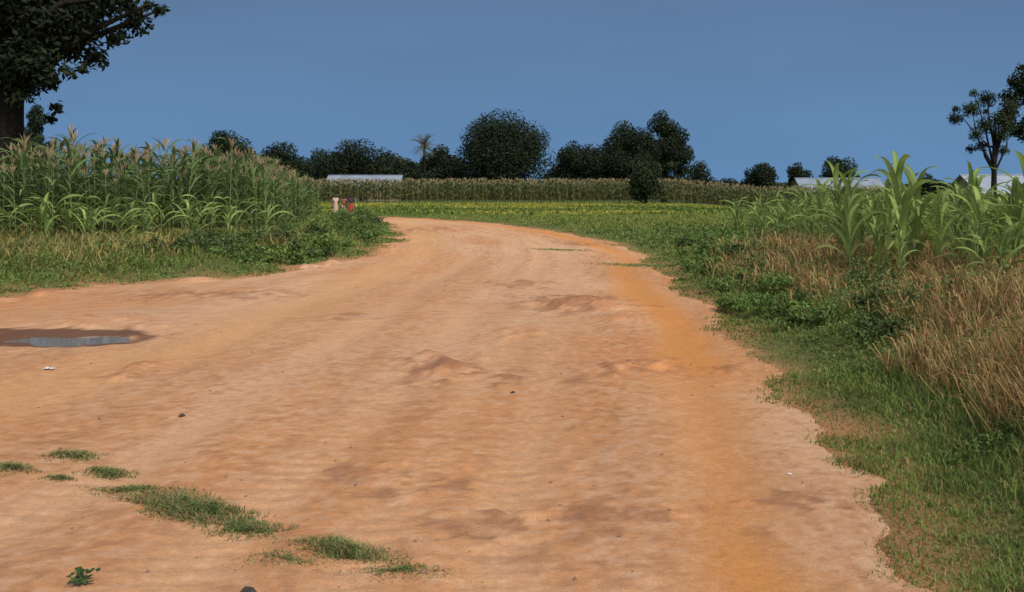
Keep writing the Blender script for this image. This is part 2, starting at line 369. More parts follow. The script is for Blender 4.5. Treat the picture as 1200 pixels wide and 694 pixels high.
def tuft(name, label, X0, Y0, rx, ry, n, hmax, bright=1.2, cat='grass tuft', group=None):
    a = rng.uniform(0, 2 * PI, n); r = rng.random(n) ** .85 * (.75 + .25 * np.sin(a * 2 + X0 * 5) + .18 * np.sin(a * 5 + Y0 * 3) + .10 * np.clip(rng.normal(0, 1, n), -1.5, 1.5)) * 1.25
    P = np.stack([np.cos(a) * r * rx - np.sin(a) * r * ry * .9, np.sin(a) * r * ry], 1); e = np.abs(r); lump = fbm(P[:, 0] * 9 + X0 * 3, P[:, 1] * 9 + Y0, 3, 95)
    kk = rng.random(n) < ss(.10, .48, lump + .25 * (1 - e)); P, e, lump = P[kk], e[kk], lump[kk]; n = len(P)
    zz = np.maximum(zroad(P[:, 0] + X0, P[:, 1] + Y0), zground(P[:, 0] + X0, P[:, 1] + Y0)); z0 = zsurf(X0, Y0)
    h = hmax * (1 - .65 * np.clip(e, 0, 1)) * rng.uniform(.25, 1.2, n) * (.3 + 1.4 * lump)
    t = rng.random(n)[:, None]
    c = (np.array([.10, .155, .042]) * (1 - t) + np.array([.21, .245, .08]) * t) * rng.uniform(.7, 1.2, n)[:, None] * bright
    c = np.where((rng.random(n) < .14 + .25 * e)[:, None], np.array([.38, .25, .13]), c)
    me = blades_mesh(name, np.column_stack([P, zz - z0 - .006]), h, np.maximum(.0032, .0009 * Y0) * rng.uniform(.7, 1.4, n), rng.uniform(.5, 1.4, n), c, rng.uniform(.4, .6, n))
    return tag(link(name, me, M_GRASS, loc=(X0, Y0, z0)), label, cat, group)
def G(px, py): d = EYE * F / (py - HZ); return ((px - 600) / F * d, d)
for (px, py, rx, ry, n, h, br, lab) in [
    (225, 596, .36, .28, 4600, .09, 1.15, 'largest olive green grass tuft in the bare dirt at lower left'),
    (290, 617, .22, .14, 1500, .065, 1.15, 'flat grass patch trailing right from the largest tuft'),
    (160, 573, .26, .10, 1300, .05, 1.15, 'low grass tuft just behind and left of the largest tuft'),
    (403, 642, .22, .15, 2200, .085, 1.2, 'round grass tuft right of the largest tuft near bottom edge'),
    (335, 653, .32, .15, 1400, .03, 1.1, 'thin sparse grass patch between the largest and the round tuft'),
    (85, 535, .24, .13, 1000, .05, 1.15, 'small flat grass tuft in the dirt, farthest of the left tufts'),
    (130, 553, .17, .13, 1000, .06, 1.15, 'small dense grass tuft between the flat tuft and the largest tuft'),
    (12, 550, .22, .12, 800, .05, 1.15, 'small grass tuft at the left picture edge'),
    (470, 664, .32, .15, 2000, .03, 1.1, 'thin scattered grass right of the round tuft at bottom edge'),
    (655, 293, .7, .9, 1300, .05, 1.8, 'flat green grass island in the middle of the far road'),
    (765, 311, .8, 1.1, 2600, .07, 1.6, 'flat green grass patch jutting into the road from the right verge'),
    (70, 560, .12, .06, 500, .035, 1.1, 'wispy dry grass sprig below the small flat tuft')]:
    gx0, gy0 = G(px, py); tuft('grass_tuft', lab, gx0, gy0, rx, ry, n, h, br)

# ------------------------------------------------------------------ leaves, shrubs and trees
def leaf_arrays(C, nrm, L, W, colr):
    N = len(C); r = rng.normal(size=(N, 3)); a = np.cross(nrm, r); a /= np.linalg.norm(a, axis=1)[:, None] + 1e-9
    b = np.cross(nrm, a); b /= np.linalg.norm(b, axis=1)[:, None] + 1e-9
    a = a * (L / 2)[:, None]; b = b * (W / 2)[:, None]
    V = np.stack([C - a, C + b - a * .1, C + a, C - b - a * .1], 1).reshape(-1, 3)
    q = np.arange(N * 4).reshape(N, 4)
    return V, q, np.repeat(colr, 4, 0)
def crown_leaves(centers, radii, n, leaf, colr, flat=.85, shell=2.2, aspect=.5):
    K = len(centers); wgt = radii ** 2; wgt = wgt / wgt.sum(); ci = rng.choice(K, n, p=wgt)
    d = rng.normal(size=(n, 3)); d /= np.linalg.norm(d, axis=1)[:, None]
    rr = rng.random(n) ** (1 / shell); off = d * (radii[ci] * rr)[:, None]; off[:, 2] *= flat
    C = centers[ci] + off
    nrm = d * .7 + rng.normal(size=(n, 3)) * .6 + np.array([0, 0, .35])
    cf = rng.uniform(.65, 1.35, K)[ci] * rng.uniform(.65, 1.35, n)
    L = leaf * rng.uniform(.6, 1.35, n)
    return leaf_arrays(C, nrm, L, L * aspect, np.asarray(colr)[None, :] * cf[:, None])
def tree(name, label, cat, X0, Y0, H, rx, rz, trunk_r, leaf, n, K, colr, group=None, cbot=None, ry=None, aspect=.6, crmul=1., lumps=None, z0=None, limbs=6, shell=2.0):
    if z0 is None: z0 = zsurf(X0, Y0)
    root = empty(name, (X0, Y0, z0)); tag(root, label, cat, group)
    cz = H - rz; ry = ry or rx * .9
    d = rng.normal(size=(K, 3)); d /= np.linalg.norm(d, axis=1)[:, None]
    rr = rng.uniform(.15, 1, K) ** .6 * .78
    cen = d * rr[:, None] * np.array([rx, ry, rz]) + np.array([0, 0, cz])
    if cbot is not None: cen[:, 2] = np.maximum(cen[:, 2], cbot + .12 * rz)
    rad = rng.uniform(.20, .42, K) * min(rx, rz * 1.3) * crmul
    cen[:, 2] = np.minimum(cen[:, 2], H - rad * .85)
    if K > 5:
        rad[0] = max(rad[0], .3 * min(rx, rz)); cen[0] = (rng.uniform(-.25, .25) * rx, 0, H - rad[0] * .85)
        for j in (1, 2): rad[j] = max(rad[j], .36 * min(rx, rz)); cen[j] = cen[0] + np.array([(-1) ** j * rad[0] * .5, 0, -rad[0] * (.5 + .55 * j)])
    if lumps is not None:
        cen = np.concatenate([cen, np.array([l[:3] for l in lumps])]); rad = np.concatenate([rad, np.array([l[3] for l in lumps])])
    mb = MB(); top = cz + .3 * rz
    lx, ly = rng.normal(0, .03 * H, 2)
    tp = [(0, 0, -.15), (lx * .1, ly * .1, H * .08), (lx * .5, ly * .5, cz * .45), (lx, ly, cz * .8), (lx * 1.2, ly, top)]
    mb.tube(tp, [trunk_r * 1.45, trunk_r * 1.08, trunk_r * .85, trunk_r * .65, trunk_r * .2], 9)
    for i in rng.choice(len(cen), min(limbs, len(cen)), replace=False):
        t = rng.uniform(.6, .95); s = np.array([lx * t, ly * t, cz * .8 * t]); e = cen[i]
        mdl = (s + e) / 2 + np.array([0, 0, .03 * H]) + rng.normal(0, .02 * H, 3)
        mb.tube([s, mdl, e], [trunk_r * .4, trunk_r * .25, trunk_r * .06], 6)
    link('trunk', mb.mesh('trunk'), M_BARK, root)
    V, q, c = crown_leaves(cen, rad, n, leaf, colr, aspect=aspect, shell=shell)
    link('crown', np_mesh('crown', V, [q], c, False), M_LEAF, root)
    return root
def at(px, py, Dd): return (px - 600) / F * Dd, EYE + (HZ - py) / F * Dd
DK = (.024, .034, .015)
def far(px, wpx, top, Dd, label, nm='broadleaf_tree', colr=DK, dens=1., cb=.6, K=44, leaf=None, hscale=.54, cat='tree', side=None):
    X0, zt = at(px, top, Dd); z0 = zsurf(X0, Dd); H = zt - z0; rx = wpx / 2 / F * Dd * 1.08
    rz = (H - cb) * hscale
    leaf = leaf or .0023 * Dd
    n = int(min(44000, max(3200, rx * rz * PI / (leaf * leaf * .3) * 9)) * dens)
    lumps = None
    if side:                                       # skirts of lower growth that make the outline irregular
        lumps = [(sx * rx, rng.uniform(-.3, .3) * rx, sz * H, sr * rx) for (sx, sz, sr) in side]
    return tree(nm, label, cat, X0, Dd, H, rx, rz, max(.12, H * .028), leaf, n, K, colr, cbot=cb, z0=z0, crmul=1.05, shell=3.2, lumps=lumps)
far(40, 46, 122, 75, 'dark rounded tree behind the left maize, just right of the big trunk', cb=1.2)
far(262, 78, 152, 120, 'dark spreading tree rising above the middle of the left maize field', colr=(.028, .04, .016), side=[(-1.0, .4, .3), (1.0, .45, .3)])
far(326, 74, 165, 125, 'low dark tree peeping above the right end of the left maize field')
far(402, 92, 163, 155, 'broad flat topped dark tree behind the pale roof left of the road', K=54, side=[(-1.0, .55, .3), (.9, .7, .3), (.5, .8, .35)])
far(456, 76, 178, 170, 'low bushy grey green tree between the flat topped tree and the palm', colr=(.035, .05, .026))
far(522, 68, 169, 160, 'dark low tree directly right of the palm', K=48, side=[(-1.1, .4, .4), (1.0, .5, .4)])
far(588, 110, 126, 150, 'largest dark domed tree at the centre of the horizon', K=130, cb=.4, hscale=.52, side=[(-.6, .4, .4), (.6, .4, .4), (-.3, .65, .45), (.35, .65, .45), (0, .45, .5)])
far(680, 68, 164, 150, 'rounded dark tree just right of the largest domed tree', K=56, side=[(-1.1, .3, .4), (1.1, .4, .4)])
far(736, 76, 141, 150, 'tall dark tree behind the small upright tree, left one of a touching pair', K=60, side=[(.8, .7, .35), (-.9, .35, .35)])
far(778, 60, 129, 156, 'tallest narrow ragged tree, right one of a touching pair', K=54, side=[(-.8, .65, .4), (.75, .5, .35)])
far(814, 52, 187, 140, 'sparse twiggy bush right of the tall touching pair', 'bush', dens=.3, K=20, cat='bush')
far(757, 44, 179, 97, 'small dense upright tree standing in front of the far maize band', 'small_tree', colr=(.03, .044, .017), cb=.2, K=50, side=[(-.3, .3, .6), (.3, .3, .6), (0, .55, .75)])
far(892, 50, 190, 150, 'small domed tree alone on the horizon between the maize band and the right roof')
far(938, 38, 190, 155, 'small dark tree touching the wider tree above the right roof')
far(978, 56, 182, 152, 'wide low dark tree right above the grey roof on the right')
far(1090, 34, 203, 92, 'small round bush between the two right hand roofs', 'bush', cb=.3, cat='bush')
far(485, 48, 190, 150, 'low dark thicket below the palm', 'bush', cb=.2, cat='bush')
far(655, 44, 194, 165, 'low scrubby bush in the gap right of the largest domed tree', 'bush', cb=.2, cat='bush')
far(712, 34, 182, 170, 'small dark bush in the gap left of the touching tall pair', 'bush', cb=.2, cat='bush')
far(852, 40, 208, 160, 'very low bush line right of the twiggy bush', 'bush', cb=.2, cat='bush', colr=(.03, .04, .02))
# hazy scrub closing the horizon between the trees
n = 20000; sx = rng.uniform(-75, 80, n); sy = rng.uniform(172, 184, n); top = 2.0 + 2.8 * fbm(sx * .12, sx * 0 + 3, 4, 140) + 2.2 * ss(-48, -36, sx) * (1 - ss(-14, -6, sx)) - 1.2 * ss(28, 36, sx)
V, q, c = leaf_arrays(np.stack([sx, sy, rng.random(n) ** .7 * top], 1), rng.normal(size=(n, 3)), rng.uniform(.5, 1.1, n), rng.uniform(.3, .6, n), np.array([.034, .045, .026]) * rng.uniform(.7, 1.4, n)[:, None])
tag(link('distant_scrub', np_mesh('distant_scrub', V, [q], c, False), M_LEAF), 'low dark scrub closing the horizon beneath and between the far trees', 'scrub', None, 'stuff')
# big tree at the left picture edge
lum = []
for (px, py, r) in [(60, 60, 1.0), (100, 30, .95), (128, 42, .5), (140, 20, .65), (152, 12, .45), (165, 8, .4), (182, 9, .25), (174, 6, .3), (75, 85, .7), (100, 90, .35), (105, 68, .5), (40, 30, 1.3), (20, 75, .9), (45, 108, .5), (55, 124, .3), (90, 10, 1.1), (120, 0, .9), (35, 75, 1.0), (10, 40, 1.2), (80, 50, .85), (52, 95, .5), (25, 95, .7), (5, 95, .6), (65, 30, 1.1), (15, 10, 1.3), (60, 0, 1.2), (-10, 60, 1.2), (36, 118, .4), (-15, 90, .9), (42, 138, .25), (108, 84, .28), (70, 100, .3), (48, 150, .18), (140, 5, .6)]:
    X0, zt = at(px, py, 33.5); lum.append((X0 + 17.3, rng.uniform(-2.0, 1.2), zt - .3, r))
tree('mango_tree', 'big dark tree at the left picture edge with thick trunk and overhanging crown', 'tree', -17.3, 34, 11.5, 4.6, 3.0, .56, .26, 44000, 40, (.021, .029, .012), cbot=6.0, aspect=.42, lumps=lum, limbs=14, shell=1.5)
# slender trees at the right
lum = []
for (px, py, r) in [(1140, 128, .42), (1126, 138, .34), (1158, 116, .44), (1178, 128, .42), (1150, 148, .44), (1170, 158, .36), (1134, 158, .34), (1188, 146, .4), (1160, 170, .3), (1146, 174, .22), (1180, 176, .26), (1120, 128, .18), (1165, 140, .4), (1148, 108, .2), (1192, 122, .3)]:
    X0, zt = at(px, py, 42); lum.append((X0 - 20.3, rng.uniform(-.8, .8), zt - zsurf(20.3, 42), r * 1.1))
tree('slender_tree', 'slender tree with airy crown and thin bare trunk behind the right maize', 'tree', 20.3, 42, 5.3, 1.3, .9, .13, .115, 8500, 5, (.036, .05, .022), cbot=3.4, aspect=.4, lumps=lum, crmul=.5, limbs=18, shell=1.0)
lum = [(-1.7, -.3, 7.0, .6), (-1.9, 0, 6.2, .7), (-2.0, .3, 5.3, .6), (-1.3, -.4, 7.6, .6), (-1.6, .2, 4.6, .5)]
tree('broadleaf_tree', 'taller leafy tree cut off by the right picture edge', 'tree', 27.5, 51, 8.1, 2.1, 2.4, .16, .19, 14000, 26, (.03, .042, .019), cbot=3.2, limbs=10, shell=1.5, lumps=lum)
# feathery palm
X0, zt = at(497, 172, 150); z0 = zsurf(X0, 150)
root = tag(empty('palm_tree', (X0, 150, z0)), 'pale feathery palm with round head among the distant trees', 'palm tree')
mb = MB(); Hh = zt - z0; mb.tube([(0, 0, -.2), (.1, 0, Hh * .3), (.05, 0, Hh * .7), (0, 0, Hh)], [.30, .22, .2, .18], 9); link('trunk', mb.mesh('trunk'), M_BARK, root)
mb = MB()
for i in range(46):
    az = rng.uniform(0, 2 * PI); e0 = rng.uniform(-.6, 1.5); ln = rng.uniform(1.8, 2.4)
    pts = []; p = np.array([0, 0, Hh])
    for s in range(8):
        el_ = e0 - .9 * (s / 7) ** 1.5; pts.append(p.copy()); p = p + np.array([math.cos(az) * math.cos(el_), math.sin(az) * math.cos(el_), math.sin(el_)]) * ln / 7
    cl = np.array([.15, .155, .095]) * rng.uniform(.7, 1.3)
    mb.tube(pts, np.linspace(.05, .02, 8), 4, cl)
    for s in range(1, 8):
        d = pts[s] - pts[s - 1]; d /= np.linalg.norm(d); sd = np.cross(d, [0, 0, 1]); sd /= np.linalg.norm(sd) + 1e-6
        for sg in (-1, 1):
            e = pts[s] + (sd * sg * .8 + d * .6) * .5 + np.array([0, 0, -.12]); mm = (pts[s] + e) / 2
            mb.add([pts[s], mm + d * .05, e, mm - d * .05], [(0, 1, 2, 3)], None, cl * rng.uniform(.8, 1.3))
link('crown', mb.mesh('crown', False), M_LEAF, root)

# broad leaved ground weeds filling the banks
N2 = 360000
D2 = np.exp(rng.uniform(math.log(5.5), math.log(52), N2)); X2 = (rng.uniform(-250, 1500, N2) - 600) / F * D2
l2, r2 = dist(X2, D2); w1 = fbm(X2 * 1.1, D2 * 1.1, 3, 150); w2 = fbm(X2 * 3.2, D2 * 3.2, 2, 151)
mR = (r2 > .5) & (r2 < 1.7 + .11 * (D2 - 7.5)) & (D2 < 36) & (w1 > .54 - .09 * ss(10, 17, D2))
mL = (l2 > .3) & (l2 < 4.4) & (D2 > 15) & (w1 > .44 + .03 * ss(-6, -8, X2))
k = np.where(mR | mL)[0]; X2, D2, w1, w2 = X2[k], D2[k], w1[k], w2[k]; dd2 = np.maximum(l2, r2)[k]; n = len(k)
hh = (.06 + 1.0 * (w1 - .44)) * ss(.2, 1.4, dd2) * (.5 + w2)
hh = np.clip(hh, .03, .4); zz = zground(X2, D2) + hh * rng.random(n) ** .5
sz = np.maximum(.034, .0036 * D2) * rng.uniform(.6, 1.3, n)
t = w2[:, None] * rng.uniform(.4, 1.6, n)[:, None]
c = np.array([.08, .13, .034]) * (1 - t) + np.array([.18, .25, .058]) * t
V, q, c = leaf_arrays(np.stack([X2, D2, zz], 1), rng.normal(size=(n, 3)) * .6 + np.array([0, -.2, .7]), sz, sz * .5, np.clip(c, .02, .4) * rng.uniform(.75, 1.25, n)[:, None])
tag(link('ground_weeds', np_mesh('ground_weeds', V, [q], c, False), M_GRASS), 'low broad leaved green weeds creeping over both road banks', 'weeds', None, 'stuff')

ORD = ['nearest', 'second nearest', 'third nearest', 'fourth nearest', 'fifth nearest', 'sixth nearest', 'seventh nearest', 'eighth nearest', 'ninth nearest', 'tenth nearest', 'eleventh nearest', 'twelfth nearest', 'thirteenth nearest', 'fourteenth nearest', 'fifteenth nearest', 'sixteenth nearest', 'seventeenth nearest', 'eighteenth nearest', 'nineteenth nearest', 'twentieth nearest']
def shrub(label, X0, Y0, r, h, colr, group, leaf=.09, n=900):
    z0 = zsurf(X0, Y0); root = tag(empty('leafy_shrub', (X0, Y0, z0)), label, 'shrub', group)
    K = 16; a = rng.uniform(0, 2 * PI, K); rr = np.sqrt(rng.random(K)) * r
    cen = np.stack([np.cos(a) * rr, np.sin(a) * rr, h * rng.uniform(.15, .85, K) * (1 - .5 * rr / r)], 1); rad = rng.uniform(.2, .45, K) * min(r, h * 1.2)
    mb = MB()
    for c in cen: mb.tube([(c[0] * .15, c[1] * .15, -.05), (c[0] * .6, c[1] * .6, c[2] * .6), tuple(c + np.array([0, 0, rad[0] * .5]))], [.012, .009, .004], 5, (.09, .10, .04))
    link('stem', mb.mesh('stem'), M_STALK, root)
    V, q, c = crown_leaves(cen, rad, n, leaf, colr, aspect=.5, shell=1.4)
    link('foliage', np_mesh('foliage', V, [q], c, False), M_GRASS, root)
RG = (.14, .215, .05); RD = (.085, .13, .037)
right = [(3.5, 9.2, .36, .26, RD), (3.95, 9.9, .45, .30, RD), (3.2, 10.6, .36, .24, RG), (3.35, 11.9, .42, .28, RG), (4.7, 9.9, .5, .5, RG), (3.05, 12.9, .4, .26, RG), (3.7, 13.3, .45, .32, RG), (4.3, 11.9, .45, .34, RD),
         (3.3, 14.8, .45, .32, RG), (4.1, 15.4, .55, .38, RD), (3.6, 17.2, .5, .32, RG), (4.6, 18.2, .6, .40, RD), (4.1, 20.2, .6, .36, RG), (5.2, 21.5, .7, .40, RG), (4.4, 23.6, .7, .34, RD), (5.4, 26.0, .8, .36, RG), (6.4, 29.5, .9, .40, RG), (5.6, 31.5, .8, .3, RD)]
right.sort(key=lambda t: t[1])
for i, (a, b_, r, h, c) in enumerate(right):
    shrub(('bright' if c is RG else 'dark') + ' green leafy shrub on the right bank, ' + ORD[i] + ' to the camera', a, b_, r * 1.1, h, c, 'leafy shrubs on the right bank', .05 if b_ < 15 else .08, 1700 if b_ < 15 else 1200)
left = [(-8.0, 19.8, .6, .3, RG), (-7.1, 20.1, .6, .35, RD), (-6.3, 20.4, .7, .45, RD), (-5.6, 20.4, .6, .38, RG), (-5.0, 20.9, .6, .34, RG), (-4.6, 22.4, .5, .35, RD), (-5.6, 22.4, .7, .55, RD), (-6.6, 22.2, .7, .55, RD), (-4.7, 25, .6, .4, RG), (-5.5, 26.5, .7, .55, RD), (-4.6, 28.5, .7, .45, RG), (-5.4, 31, .8, .55, RD), (-5.2, 34.5, .9, .55, RG), (-6.0, 38, 1.0, .6, RD), (-6.4, 41.5, 1.0, .55, RG), (-7.4, 46, 1.1, .55, RD), (-10.5, 18.6, .7, .26, RG), (-9.3, 19.0, .6, .3, RD)]
left.sort(key=lambda t: t[1])
for i, (a, b_, r, h, c) in enumerate(left):
    shrub(('bright' if c is RG else 'dark') + ' green leafy shrub on the left verge before the maize, ' + ORD[i] + ' to the camera', a, b_, r * 1.1, h, c, 'leafy shrubs on the left verge', .085, 1300)
# the little broad leaved weed at the bottom edge
wx, wy = G(95, 684); z0 = zsurf(wx, wy); root = tag(empty('broadleaf_weed', (wx, wy, z0)), 'tiny dark broad leaved weed in the dirt at the lower left edge', 'weed')
mb = MB(); mb.tube([(0, 0, -.01), (.003, 0, .02), (0, 0, .04)], [.004, .003, .002], 5, (.08, .11, .04)); link('stem', mb.mesh('stem'), M_STALK, root)
C = rng.normal(0, .024, (30, 3)) + np.array([0, 0, .025]); C[:, 2] = np.clip(C[:, 2], .012, .05)
V, q, c = leaf_arrays(C, np.array([0, -.3, 1]) + rng.normal(0, .3, (30, 3)), rng.uniform(.022, .04, 30), rng.uniform(.016, .028, 30), np.array([.05, .09, .028]) * rng.uniform(.7, 1.3, 30)[:, None])
link('foliage', np_mesh('foliage', V, [q], c, False), M_LEAF, root)

# ------------------------------------------------------------------ maize
def maize(h, nl, tassel, segs, fold, colr, llen=.8, tcol=(.34, .24, .12), lw=.09, up=0., dr0=1.):
    st, lf, ta = MB(), MB(), MB()
    hs = h * (.86 if tassel else .72); bx, by = rng.normal(0, .03, 2)
    hh = np.linspace(0, 1, 5)
    st.tube(np.stack([bx * hh ** 2, by * hh ** 2, hh * hs - .04 * (hh == 0)], 1), .016 - .010 * hh, 5, np.array([.16, .20, .075]))
    phi0 = rng.uniform(0, 2 * PI)
    for k in range(nl):
        t = (k + .8) / nl; zb = hs * (.10 + .88 * t); az = phi0 + k * PI + rng.normal(0, .35)
        L = llen * (.65 + .5 * math.sin(PI * min(1, t * .9 + .1))) * rng.uniform(.75, 1.15)
        e0 = math.radians(min(86, rng.uniform(52, 72) + 10 * t + up)); droop = rng.uniform(.1, 1.2) * (1.1 - .5 * t) * dr0
        s = np.linspace(0, 1, segs + 1); el = e0 - (e0 + droop) * s ** (1.25 + up * .03)
        dr_ = np.cumsum(np.concatenate([[0], np.cos((el[1:] + el[:-1]) / 2)])) * L / segs; dz_ = np.cumsum(np.concatenate([[0], np.sin((el[1:] + el[:-1]) / 2)])) * L / segs
        wv = lw * rng.uniform(.8, 1.2) * np.clip((s + .12) ** .4 * (1.02 - s) ** .65 * 1.25, .02, 1) / 2
        ca, sa = math.cos(az), math.sin(az); tw = rng.normal(0, .6) * s
        cx = bx * (zb / hs) ** 2 + ca * dr_; cy = by * (zb / hs) ** 2 + sa * dr_; cz = zb + dz_
        sx, sy, sz = -sa * np.cos(tw), ca * np.cos(tw), np.sin(tw)
        cc = np.asarray(colr) * rng.uniform(.7, 1.25)
        if k < 2: cc = cc * .6 + np.array([.16, .12, .04]) * .5
        Lp = np.stack([cx + sx * wv, cy + sy * wv, cz + sz * wv], 1); Rp = np.stack([cx - sx * wv, cy - sy * wv, cz - sz * wv], 1)
        if fold:
            Cp = np.stack([cx, cy, cz - wv * .5], 1); V = np.stack([Lp, Cp, Rp], 1).reshape(-1, 3)
            q = [(3 * i + j, 3 * i + j + 1, 3 * i + j + 4, 3 * i + j + 3) for i in range(segs) for j in (0, 1)]
            cv = np.tile(cc, (len(V), 1)); cv[1::3] = cc * 1.25 + .02
        else:
            V = np.stack([Lp, Rp], 1).reshape(-1, 3); q = [(2 * i, 2 * i + 1, 2 * i + 3, 2 * i + 2) for i in range(segs)]; cv = np.tile(cc, (len(V), 1))
        lf.add(V, q, None, cv)
    if tassel:
        for k in range(9 if fold else 6):
            az = rng.uniform(0, 2 * PI); tilt = 0 if k == 0 else rng.uniform(.2, .7); L = h * .14 * rng.uniform(.7, 1.1)
            o = np.array([bx, by, hs - .02 + (.0 if k == 0 else rng.uniform(0, .06))]); d = np.array([math.cos(az) * math.sin(tilt), math.sin(az) * math.sin(tilt), math.cos(tilt)])
            m1 = o + d * L * .55; e = o + d * L + np.array([0, 0, -.15 * L * tilt]); w = .010 if fold else .016
            for sd in ([1, 0, 0], [0, 1, 0]):
                sv = np.array(sd) * w
                ta.add([o - sv * .4, o + sv * .4, m1 + sv, m1 - sv, e], [(0, 1, 2, 3)], [(3, 2, 4)], np.array(tcol) * rng.uniform(.75, 1.2))
    return st, lf, ta
LG = (.13, .19, .058); RGm = (.20, .275, .064); YG = (.23, .31, .076)
TC = (.37, .28, .165)
kinds = {'left': [maize(2.4 * rng.uniform(.88, 1.08), 14, True, 7, True, LG, .85, tcol=TC, lw=.1) for _ in range(6)],
         'right': [maize(1.5 * rng.uniform(.86, 1.12), 11, False, 8, True, RGm, .74, lw=.088, up=8, dr0=.85) for _ in range(7)],
         'young': [maize(1.15 * rng.uniform(.9, 1.1), 9, False, 7, True, YG, .75, lw=.085) for _ in range(3)]}
meshes = {k: [(s.mesh('stalk'), l.mesh('foliage'), t.mesh('tassel') if t.n else None) for s, l, t in v] for k, v in kinds.items()}
protos = {}
def plant(kind, X0, Y0, sc, label, group):
    v = int(rng.integers(len(meshes[kind]))); z0 = float(zground(np.array([X0]), np.array([Y0]))[0])
    if (kind, v) not in protos:
        root = empty('maize_plant', (X0, Y0, z0)); s, l, t = meshes[kind][v]
        link('stalk', s, M_STALK, root); link('foliage', l, M_MAIZE, root)
        if t: link('tassel', t, M_TASSEL, root)
        protos[(kind, v)] = root
    else:
        src = protos[(kind, v)]; root = src.copy(); COL.objects.link(root)
        if 'group' in root: del root['group']
        for ch in list(src.children):
            c = ch.copy(); COL.objects.link(c); c.parent = root
    root.location = (X0, Y0, z0); root.rotation_euler = (rng.normal(0, .05), rng.normal(0, .05), rng.uniform(0, 2 * PI)); root.scale = (sc, sc, sc)
    tag(root, label, 'maize plant', group)
    return root
mass = MB()
lod = {'left': [maize(2.4, 12, True, 4, False, LG, .85, TC, lw=.1) for _ in range(4)], 'right': [maize(1.5, 10, False, 5, False, RGm, .74, lw=.088, up=8, dr0=.85) for _ in range(4)],
       'far': [maize(2.3, 7, True, 3, False, (.175, .18, .07), .85, (.44, .34, .19), .17) for _ in range(4)]}
def lodp(kind, X0, Y0, sc, target):
    s, l, t = random.choice(lod[kind]); z0 = float(zground(np.array([X0]), np.array([Y0]))[0]); a = rng.uniform(0, 2 * PI); ca, sa = math.cos(a), math.sin(a); f = rng.uniform(.8, 1.2)
    for part in (s, l, t):
        if not part.n: continue
        V = np.concatenate(part.v) * sc; W = np.stack([V[:, 0] * ca - V[:, 1] * sa + X0, V[:, 0] * sa + V[:, 1] * ca + Y0, V[:, 2] + z0], 1)
        target.add(W, np.concatenate(part.q) if part.q else None, np.concatenate(part.t) if part.t else None, np.concatenate(part.c) * f)
LP = []
for rrow in range(34):
    for xx in np.arange(-25, -5.9, .29):
        y0 = max(22.5, 24 + (xx + 12.3) * .5) + rrow * .72 + rng.normal(0, .12); x0 = xx + rng.normal(0, .09)
        edge = -6.15 - (y0 - 27) * .145 + .5 * (fbm(y0 * .4, y0 * 0 + 1., 2, 162) - .5)
        if x0 > edge or y0 > 48: continue
        if rrow > 9 and x0 < edge - 3: continue
        if rng.random() < .05: continue
        LP.append((min(rrow, (edge - x0) / .75 * 1.0) * 3 + y0 * .5 + (0 if x0 / y0 > -.56 else 40), x0, y0, edge - x0))
LP.sort()
for i, (_, a, b_, ed) in enumerate(LP):
    sc = rng.uniform(.80, 1.14) * (1 - .10 * ss(32, 48, b_)) * (.98 + .06 * ss(-10, -7.5, a) + .32 * (float(fbm(a * .6, b_ * .6, 3, 160)) - .5)) * (.74 + .26 * ss(0, 1.8, ed))
    if i < 150: plant('left', a, b_, float(sc), 'tall tasselled maize plant in the dense field left of the dirt road', 'tall maize plants in the left field')
    else: lodp('left', a, b_, sc, mass)
for i in range(40):
    a = -12.6 + i * .165 + rng.normal(0, .12); b_ = 21.3 + rng.uniform(0, 2.4) + (a + 12) * .25
    if i % 9 == 8: continue
    plant('young', a, b_, float(rng.uniform(.8, 1.3)), 'young pale green maize plant without tassel, in front of the tall left field', 'young maize plants before the left field')
RP = []
for rrow in range(16):
    for yy in np.arange(9.4, 34, .40):
        x0 = 4.50 + (yy - 11) * .125 + rrow * .62 + rng.normal(0, .13); y0 = yy + rng.normal(0, .16)
        if rng.random() < .14 or x0 / y0 > .78: continue
        if rrow == 0 and (rng.random() < .45 or yy < 11.5): continue
        if rrow == 1 and yy < 10.5: continue
        RP.append((y0 + rrow * 1.3 + (0 if x0 / y0 < .535 else 40), x0, y0))
RP.sort()
for i, (_, a, b_) in enumerate(RP):
    sc = rng.uniform(.60, 1.06) * (1 - .14 * ss(15, 24, b_)) * (1 + .35 * (float(fbm(a * .7, b_ * .7, 2, 161)) - .5)) * (.72 + .28 * ss(9, 12, b_))
    if i < 106: plant('right', a, b_, float(sc), 'bushy green maize plant without tassel in the field on the right bank', 'bushy maize plants on the right bank')
    else: lodp('right', a, b_, sc, mass)
plant('right', 5.02, 12.7, 1.30, 'tallest maize plant on the right bank, standing out in front of the others', None)
plant('right', 5.3, 13.0, 1.2, 'second tallest maize plant on the right, just behind and right of the tallest', None)
plant('right', 6.3, 12.2, 1.2, 'tall arching maize plant near the right picture edge', None)
tag(link('maize_field', mass.mesh('maize_field'), M_FIELD), 'remaining maize rows filling the fields behind the front plants', 'maize field', None, 'stuff')
fm = MB()
for rrow in range(7):
    for xx in np.arange(-50, 46, .34):
        lodp('far', xx + rng.normal(0, .12), 101.5 + rrow * .8 + rng.normal(0, .15) - (xx > 20) * 2, rng.uniform(.94, 1.22), fm)
tag(link('far_maize', fm.mesh('far_maize'), M_FIELD), 'distant band of tasselled brownish maize across the far side of the meadow', 'maize field', None, 'stuff')

